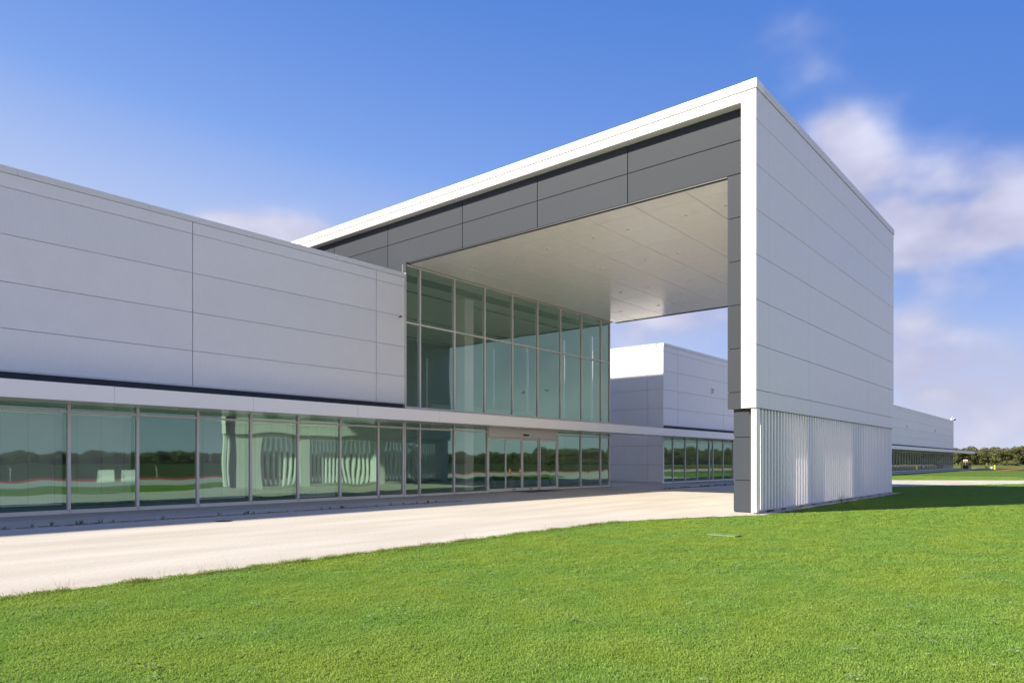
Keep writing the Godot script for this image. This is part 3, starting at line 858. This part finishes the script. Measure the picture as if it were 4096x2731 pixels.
	# things over the road that the glazing mirrors
	for b in [[19.75, 10.9, 0.18, "white concrete traffic barrier across the road, the first of two"], [21.0, 10.3, 0.1, "white concrete traffic barrier across the road, the second of two"]]:
		var q := thing("traffic_barrier", Vector3(b[0], -0.01, b[1]), b[3], "barrier", "barriers on the road")
		st = begin()
		var pts := [Vector2(-0.3, 0), Vector2(-0.3, 0.1), Vector2(-0.14, 0.35), Vector2(-0.09, 0.82), Vector2(0.09, 0.82), Vector2(0.14, 0.35), Vector2(0.3, 0.1), Vector2(0.3, 0)]
		for k in 8:
			var a: Vector2 = pts[k]
			var e: Vector2 = pts[(k + 1) % 8]
			var d := (e - a).normalized()
			quad(st, Vector3(-0.45, a.y, a.x), Vector3(0.45, a.y, a.x), Vector3(0.45, e.y, e.x), Vector3(-0.45, e.y, e.x), Vector3(0, d.x, -d.y))
		for s in [-1.0, 1.0]:
			for k in range(1, 7):
				tri3(st, Vector3(s * 0.45, pts[0].y, pts[0].x), Vector3(s * 0.45, pts[k].y, pts[k].x), Vector3(s * 0.45, pts[k + 1].y, pts[k + 1].x), Vector3(s, 0, 0))
		put(q, "body", st.commit(), M.barrier, q.position)
		q.rotation.y = b[2]
	for b in [[58.7, 6.4, "orange traffic cone on the road, nearer the road kerb"], [59.0, 5.0, "orange traffic cone on the road, nearer the lawn"]]:
		var q := thing("traffic_cone", Vector3(b[0], -0.01, b[1]), b[2], "cone", "traffic cones on the road")
		st = begin()
		add_box(st, Vector3(-0.18, 0, -0.18), Vector3(0.18, 0.03, 0.18), 0.01)
		tube(st, Vector3(0, 0.03, 0), Vector3(0, 0.7, 0), 0.13, 0.03, 14)
		put(q, "body", st.commit(), M.orange, q.position)
		st = begin()
		tube(st, Vector3(0, 0.36, 0), Vector3(0, 0.48, 0), 0.085, 0.069, 14, false)
		put(q, "white_band", st.commit(), M.barrier, q.position)
	var names := ["opposite the first blind", "opposite the raised blind", "behind the traffic barriers", "opposite the pane without a blind", "farthest along towards the lobby side"]
	var k2 := 0
	for b in [[11.0, 15.2], [15.2, 15.2], [19.1, 15.2], [25.2, 15.2], [28.4, 15.2]]:
		var q := thing("marker_post", Vector3(b[0], -0.05, b[1]), "slim white marker post behind the red road kerb, " + names[k2], "post", "marker posts along the road")
		k2 += 1
		st = begin()
		tube(st, Vector3.ZERO, Vector3(0, 1.0, 0), 0.02, 0.018, 8)
		put(q, "shaft", st.commit(), M.barrier, q.position)
		st = begin()
		tube(st, Vector3(0, 1.0, 0), Vector3(-0.1, 1.1, 0), 0.018, 0.016, 8)
		put(q, "bent_tip", st.commit(), M.barrier, q.position)

func bird(at: Vector3, turn: float, label: String, color: Color) -> void:
	var b := thing("bird", at, label, "bird")
	var m := mat(lin(color.r, color.g, color.b), 0.7)
	var st := begin()
	var prof := [[-0.085, 0.004], [-0.06, 0.014], [-0.02, 0.022], [0.03, 0.021], [0.055, 0.015], [0.07, 0.014], [0.085, 0.009], [0.1, 0.001]]
	for k in prof.size() - 1:
		tube(st, Vector3(prof[k][0], 0, 0), Vector3(prof[k + 1][0], 0, 0), prof[k][1], prof[k + 1][1], 10, false)
	put(b, "body", st.commit(), m, at)
	for s in [-1.0, 1.0]:
		st = begin()
		var pts := [Vector3(0.045, 0.008, 0.012 * s), Vector3(-0.02, 0.008, 0.012 * s), Vector3(0.03, 0.055, 0.07 * s), Vector3(-0.03, 0.045, 0.06 * s), Vector3(-0.06, 0.03, 0.16 * s)]
		for t in [[0, 1, 2], [1, 3, 2], [2, 3, 4]]:
			tri3(st, pts[t[0]], pts[t[1]], pts[t[2]], Vector3(0, 1, -0.4 * s).normalized())
			tri3(st, pts[t[0]] - Vector3(0, 0.003, 0), pts[t[1]] - Vector3(0, 0.003, 0), pts[t[2]] - Vector3(0, 0.003, 0), Vector3(0, -1, 0.4 * s).normalized())
		put(b, "wing", st.commit(), m, at)
	st = begin()
	for s in [-1.0, 1.0]:
		tri3(st, Vector3(-0.07, 0, -0.006), Vector3(-0.07, 0, 0.006), Vector3(-0.16, 0, 0.04 * s), Vector3.UP)
		tri3(st, Vector3(-0.07, -0.002, -0.006), Vector3(-0.07, -0.002, 0.006), Vector3(-0.16, -0.002, 0.04 * s), Vector3.DOWN)
	put(b, "forked_tail", st.commit(), m, at)
	b.rotation = Vector3(0.2, turn, 0.35)

# ------------------------------------------------------------------ plants
func crown_mesh(seed_: int, w: float, h: float) -> ArrayMesh:
	rng.seed = seed_
	var st := begin()
	var lobes := []
	for k in 12:
		var a := rng.randf() * TAU
		var rr := rng.randf_range(0.1, 0.36) * w
		lobes.append([Vector3(cos(a) * rr, h * rng.randf_range(0.12, 0.80), sin(a) * rr), rng.randf_range(0.17, 0.27) * w])
	lobes.append([Vector3(0, h * 0.62, 0), 0.32 * w])
	for l in lobes:
		var tone := rng.randf_range(0.75, 1.2)
		for k in 130:
			var d := Vector3(rng.randfn(), rng.randfn(), rng.randfn()).normalized()
			var p: Vector3 = l[0] + d * l[1] * pow(rng.randf(), 0.4) * Vector3(1.1, 0.85, 1.1)
			var n := (d + Vector3(rng.randfn(), rng.randfn(), rng.randfn()) * 0.5).normalized()
			var u := n.cross(Vector3(rng.randfn(), rng.randfn(), rng.randfn())).normalized()
			var v := n.cross(u)
			var s := rng.randf_range(0.2, 0.42) * w / 6.0
			var c := Color(0.14, 0.15, 0.065) * tone * rng.randf_range(0.75, 1.25)  # olive leaf colour lightened in place of distance haze
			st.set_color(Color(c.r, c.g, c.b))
			quad(st, p - u * s, p - v * s * 0.7, p + u * s, p + v * s * 0.7, n)
	return st.commit()

func trunk_mesh(seed_: int, h: float) -> ArrayMesh:
	rng.seed = seed_
	var st := begin()
	tube(st, Vector3.ZERO, Vector3(0.1, h * 0.45, 0), h * 0.03, h * 0.02, 8)
	for k in 4:
		var a := TAU * k / 4.0 + rng.randf()
		tube(st, Vector3(0.1, h * 0.4, 0), Vector3(cos(a) * h * 0.2, h * rng.randf_range(0.6, 0.78), sin(a) * h * 0.2), h * 0.014, h * 0.005, 6)
	return st.commit()

func build_trees() -> void:
	var protos := []
	for k in 4:
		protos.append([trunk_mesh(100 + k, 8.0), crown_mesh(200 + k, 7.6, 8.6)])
	var looks := ["rounded", "broad low", "loose-crowned", "dark dense"]
	rng.seed = 300
	var plan := []
	for k in 36:
		var u := 3775.0 + k * 14.0 + rng.randf_range(-6, 6)
		var dist := rng.randf_range(285, 330) if k % 2 == 0 else rng.randf_range(340, 380)
		plan.append([u, dist, rng.randf_range(0.66, 0.84)])
	var sides := ["just right of the long wing", "over the canopy tip", "behind the red and white sign", "behind the dark cabinet", "behind the white utility box", "between the utility box and the open meadow", "at the start of the open meadow", "in the middle of the open meadow", "at the far end of the meadow"]
	var i := 0
	for q in plan:
		var d := pixel_dir(q[0], HORIZON)
		var at: Vector3 = EYE + d * q[1]
		at.y = -0.06
		var back: bool = q[1] > 335
		var t := thing("broadleaf_tree", at, "%s tree in the %s row %s" % [looks[i % 4], "rear" if back else "front", sides[mini(i / 4, 8)]], "tree", "trees of the far wood")
		var pr: Array = protos[i % 4]
		var a := put(t, "trunk", pr[0], M.bark, at)
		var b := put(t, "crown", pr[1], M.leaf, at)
		t.scale = Vector3.ONE * q[2] * (1.18 if back else 1.0)
		t.rotation.y = rng.randf() * TAU
		i += 1
	# the wood goes on round the field; from here it is one mass
	for k in 2:
		var mm := MultiMesh.new()
		mm.transform_format = MultiMesh.TRANSFORM_3D
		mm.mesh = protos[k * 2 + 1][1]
		var list := []
		rng.seed = 400 + k
		for j in 900:
			var az := deg_to_rad(rng.randf_range(100, 262.0))
			if j < 120: az = deg_to_rad(rng.randf_range(88.6, 122.0))
			var dist := rng.randf_range(300, 390) if j < 120 else rng.randf_range(430, 560)
			list.append(Transform3D(Basis(Vector3.UP, rng.randf() * TAU).scaled(Vector3.ONE * rng.randf_range(0.7, 1.05)), Vector3(sin(az) * dist, -0.5, -cos(az) * dist)))
		mm.instance_count = list.size()
		for j in list.size(): mm.set_instance_transform(j, list[j])
		var mi := MultiMeshInstance3D.new()
		mi.name = "distant_wood"
		mi.multimesh = mm
		mi.material_override = M.leaf
		add_child(mi, true)
		tag(mi, ["far-off dark green belt of trees across the road, mirrored in the glazing", "far-off mixed belt of taller trees across the road, mirrored in the glazing"][k], "wood", "", "stuff")

func tuft_mesh(seed_: int, blades: int, radius: float, height: float, width: float, lean: float) -> ArrayMesh:
	rng.seed = seed_
	var st := begin()
	for k in blades:
		var a := rng.randf() * TAU
		var r := sqrt(rng.randf()) * radius
		var base := Vector3(cos(a) * r, 0, sin(a) * r)
		var b := rng.randf() * TAU
		var hh := height * rng.randf_range(0.55, 1.15)
		var dir := Vector3(cos(b), 0, sin(b))
		var side := Vector3(-sin(b), 0, cos(b)) * width * rng.randf_range(0.7, 1.3)
		var l := lean * rng.randf_range(0.5, 1.3)
		var mid := base + Vector3(0, hh * 0.62, 0) + dir * hh * l * 0.35
		var tip := base + Vector3(0, hh * maxf(0.35, 1.0 - l * 0.35), 0) + dir * hh * l
		var v := rng.randf_range(0.86, 1.14)
		var c := Color(v * rng.randf_range(0.9, 1.15), v, v * rng.randf_range(0.7, 1.2))
		for tri_ in [[base - side, base + side, mid + side * 0.8], [base - side, mid + side * 0.8, mid - side * 0.8], [mid - side * 0.8, mid + side * 0.8, tip]]:
			var n: Vector3 = (tri_[2] - tri_[0]).cross(tri_[1] - tri_[0]).normalized()
			if n.y < 0.0: n = -n
			st.set_color(c)
			tri3(st, tri_[0], tri_[1], tri_[2], (n + Vector3(0, 0.35, 0)).normalized())
	return st.commit()

func in_paving(p: Vector2) -> bool:
	return Geometry2D.is_point_in_polygon(p, PackedVector2Array(PAVING))

func scatter(called: String, label: String, category: String, mesh: Mesh, list: Array, cols: Array) -> void:
	var mm := MultiMesh.new()
	mm.transform_format = MultiMesh.TRANSFORM_3D
	mm.use_colors = true
	mm.mesh = mesh
	mm.instance_count = list.size()
	for j in list.size():
		mm.set_instance_transform(j, list[j])
		mm.set_instance_color(j, cols[j])
	var mi := MultiMeshInstance3D.new()
	mi.name = called
	mi.multimesh = mm
	mi.material_override = M.leaf
	add_child(mi, true)
	tag(mi, label, category, "", "stuff")

func build_grass() -> void:
	var patch := FastNoiseLite.new()
	patch.seed = 8; patch.frequency = 0.5; patch.fractal_octaves = 3
	var clump := FastNoiseLite.new()
	clump.seed = 18; clump.frequency = 1.6; clump.fractal_octaves = 2
	var list := []
	var cols := []
	var weeds := []
	var weed_cols := []
	var fwd := Vector2(sin(YAW), -cos(YAW))
	var right := Vector2(cos(YAW), sin(YAW))
	rng.seed = 900
	for zone in [[3.2, 9.0, 0.058, 1.0], [9.0, 16.0, 0.085, 1.25], [16.0, 30.0, 0.14, 1.7], [30.0, 75.0, 0.26, 2.6]]:
		var step: float = zone[2]
		var x := -2.0
		while x < 78.0:
			var z := -9.2
			if x > 44: z = -17.4
			while z < 1.6:
				var p := Vector2(x + rng.randf_range(-0.5, 0.5) * step, z + rng.randf_range(-0.5, 0.5) * step)
				z += step
				var d := p.dot(fwd)
				if d < zone[0] or d >= zone[1]: continue
				if absf(p.dot(right)) > d * 0.725 + 2.5: continue
				if p.x < 36 and p.y < -8.86: continue
				if p.x > 12 and in_paving(p): continue
				if absf(p.x - 13.0) < 0.19 and absf(p.y + 5.6) < 0.31: continue
				var n := patch.get_noise_2d(p.x, p.y)
				var c := clump.get_noise_2d(p.x, p.y)
				var edge := clampf((p.y + 8.8) / 0.35, 0.0, 1.0) if p.x < 15 else 1.0
				var s: float = zone[3] * (0.95 + 0.35 * c) * (1.0 + 0.5 * (1.0 - edge))
				var col := Color(0.295, 0.425, 0.066).lerp(Color(0.215, 0.40, 0.076), clampf(0.5 + n * 0.9 + c * 0.25, 0, 1))
				col = col.lerp(Color(0.25, 0.235, 0.07), clampf(0.25 * c + 0.1, 0, 0.3) + 0.35 * (1.0 - edge) * clampf(0.5 + 2.0 * n, 0, 1))
				col *= 1.0 + 0.18 * c
				list.append(Transform3D(Basis(Vector3.UP, rng.randf() * TAU).scaled(Vector3(s, s * rng.randf_range(0.8, 1.2) / sqrt(zone[3]), s)), Vector3(p.x, -0.02, p.y)))
				cols.append(col)
				if zone[0] < 10 and c + n > 0.18 and rng.randf() < 0.05:
					weeds.append(Transform3D(Basis(Vector3.UP, rng.randf() * TAU).scaled(Vector3.ONE * rng.randf_range(0.7, 1.3)), Vector3(p.x, -0.01, p.y)))
					weed_cols.append(Color(0.27, 0.36, 0.19) * rng.randf_range(0.7, 1.2))
			x += step
	print("grass tufts ", list.size(), " weeds ", weeds.size())
	scatter("lawn_grass", "short mown green grass of the lawn", "grass", tuft_mesh(1, 40, 0.085, 0.03, 0.003, 1.6), list, cols)
	# pale broad-leaved weeds dotted through the turf
	rng.seed = 2
	var st := begin()
	for k in 9:
		var a := rng.randf() * TAU
		var o := Vector3(cos(a), 0, sin(a)) * rng.randf_range(0.005, 0.045)
		var y := rng.randf_range(0.03, 0.055)
		var r := rng.randf_range(0.007, 0.014)
		var tilt := Vector3(rng.randf_range(-0.5, 0.5), 1, rng.randf_range(-0.5, 0.5)).normalized()
		var u := tilt.cross(Vector3.RIGHT).normalized() * r
		var v := tilt.cross(u).normalized() * r * 0.6
		st.set_color(Color(1, 1, 1) * rng.randf_range(0.8, 1.2))
		quad(st, o + Vector3(0, y, 0) - u, o + Vector3(0, y, 0) - v, o + Vector3(0, y, 0) + u, o + Vector3(0, y, 0) + v, tilt)
	scatter("lawn_weeds", "pale clover-like weeds dotted through the lawn", "weeds", st.commit(), weeds, weed_cols)
	# ragged taller grass along the edge of the concrete
	list = []
	cols = []
	rng.seed = 901
	var edge_pts := []
	for k in 620:
		edge_pts.append(Vector2(1.0 + 13.3 * pow(rng.randf(), 1.2), -8.8 + rng.randf_range(-0.03, 0.10)))
	for k in 130:
		var t := rng.randf()
		edge_pts.append(Vector2(14.3, -8.8).lerp(Vector2(18.4, -7.0), t) + Vector2(0.05, 0.08) * rng.randf())
	for k in 170:
		edge_pts.append(Vector2(rng.randf_range(18.6, 36), -6.9 + rng.randf_range(0.0, 0.12)))
	for k in 200:
		var t := rng.randf() * 4.0
		var e := [Vector2(36, -8.5), Vector2(43.8, -9.0), Vector2(47.5, -7.7), Vector2(51, -6.0), Vector2(54.8, -3.9)]
		edge_pts.append((e[int(t)] as Vector2).lerp(e[int(t) + 1], t - int(t)) + Vector2(-0.05, rng.randf_range(0.0, 0.25)))
	for p in edge_pts:
		var c := clump.get_noise_2d(p.x * 1.5, p.y)
		if rng.randf() > 0.55 + c * 1.4: continue
		list.append(Transform3D(Basis(Vector3.UP, rng.randf() * TAU).scaled(Vector3.ONE * rng.randf_range(0.5, 1.25)), Vector3(p.x, -0.02, p.y)))
		cols.append(Color(0.17, 0.27, 0.05).lerp(Color(0.30, 0.25, 0.08), clampf(rng.randf() * 0.6 + c * 0.5, 0, 1)))
	scatter("edge_grass", "ragged taller grass along the edge of the concrete", "grass", tuft_mesh(4, 18, 0.07, 0.085, 0.0022, 1.1), list, cols)
	# a few seed stalks
	list = []
	cols = []
	for k in 60:
		var p := Vector2(rng.randf_range(1.5, 13.5), -8.8 + rng.randf_range(-0.06, 0.12))
		list.append(Transform3D(Basis(Vector3.UP, rng.randf() * TAU).scaled(Vector3.ONE * rng.randf_range(0.6, 1.1)), Vector3(p.x, -0.02, p.y)))
		cols.append(Color(0.22, 0.20, 0.09))
	scatter("seed_stalks", "thin dry seed stalks leaning over the concrete edge", "grass", tuft_mesh(6, 4, 0.04, 0.22, 0.0012, 1.0), list, cols)
	# gravel line with weeds in the expansion strip in front of both wings
	list = []
	cols = []
	rng.seed = 905
	for run in [[-6.0, 18.2, 6500], [32.0, 60.0, 1800]]:
		for k in run[2]:
			var x := rng.randf_range(run[0], run[1])
			if clump.get_noise_2d(x * 1.2, 40.0) < -0.32: continue
			var s := rng.randf_range(0.7, 2.0)
			list.append(Transform3D(Basis.from_euler(Vector3(rng.randf() * 6, rng.randf() * 6, rng.randf() * 6)).scaled(Vector3(s, s * 0.7, s)), Vector3(x, 0.006, (-17.65 if x < 20 else -17.2) + rng.randfn() * 0.07)))
			var v := rng.randf_range(0.22, 0.55)
			cols.append(Color(v, v * 0.88, v * 0.76))
	var sm := begin()
	var oct := [Vector3(0, 0.011, 0), Vector3(0, -0.011, 0), Vector3(0.014, 0, 0), Vector3(0, 0, 0.012), Vector3(-0.013, 0, 0), Vector3(0, 0, -0.014)]
	for t in 4:
		for e in 2:
			var a: Vector3 = oct[e]
			var b: Vector3 = oct[2 + t]
			var c: Vector3 = oct[2 + (t + 1) % 4]
			sm.set_color(Color(1, 1, 1))
			tri3(sm, a, b, c, (a + b + c).normalized())
	scatter("gravel_strip", "line of loose brown gravel along the joint in the concrete", "gravel", sm.commit(), list, cols)
	list = []
	cols = []
	for k in 135:
		var x := rng.randf_range(4.0, 17.0) if k < 30 else rng.randf_range(32.5, 44.0)
		list.append(Transform3D(Basis(Vector3.UP, rng.randf() * TAU).scaled(Vector3.ONE * rng.randf_range(0.5, 1.2)), Vector3(x, 0.0, (-17.65 if x < 20 else -17.2) + rng.randfn() * 0.04)))
		cols.append(Color(0.07, 0.11, 0.03))
	scatter("joint_weeds", "little weeds growing out of the joint in the concrete", "weeds", tuft_mesh(9, 12, 0.05, 0.11, 0.004, 0.8), list, cols)
	# one bigger weed against the fins
	var w := thing("weed_clump", Vector3(25.4, -0.02, -6.75), "leggy bright green weed growing at the foot of the white fins", "weed")
	put(w, "blades", colored(tuft_mesh(10, 26, 0.18, 0.42, 0.006, 1.1), Color(0.14, 0.24, 0.04)), M.leaf, w.position)
	put(w, "stems", colored(tuft_mesh(12, 8, 0.1, 0.62, 0.003, 0.7), Color(0.2, 0.24, 0.06)), M.leaf, w.position)

func colored(m: ArrayMesh, c: Color) -> ArrayMesh:
	var a := m.surface_get_arrays(0)
	var cols: PackedColorArray = a[Mesh.ARRAY_COLOR]
	for k in cols.size():
		cols[k] = cols[k] * c
	a[Mesh.ARRAY_COLOR] = cols
	var o := ArrayMesh.new()
	o.add_surface_from_arrays(Mesh.PRIMITIVE_TRIANGLES, a)
	return o

func _ready() -> void:
	build_camera()
	build_sky()
	build_materials()
	build_ground()
	build_wings()
	build_canopy()
	build_lobby()
	build_portal()
	build_blinds()
	build_small()
	build_trees()
	build_grass()
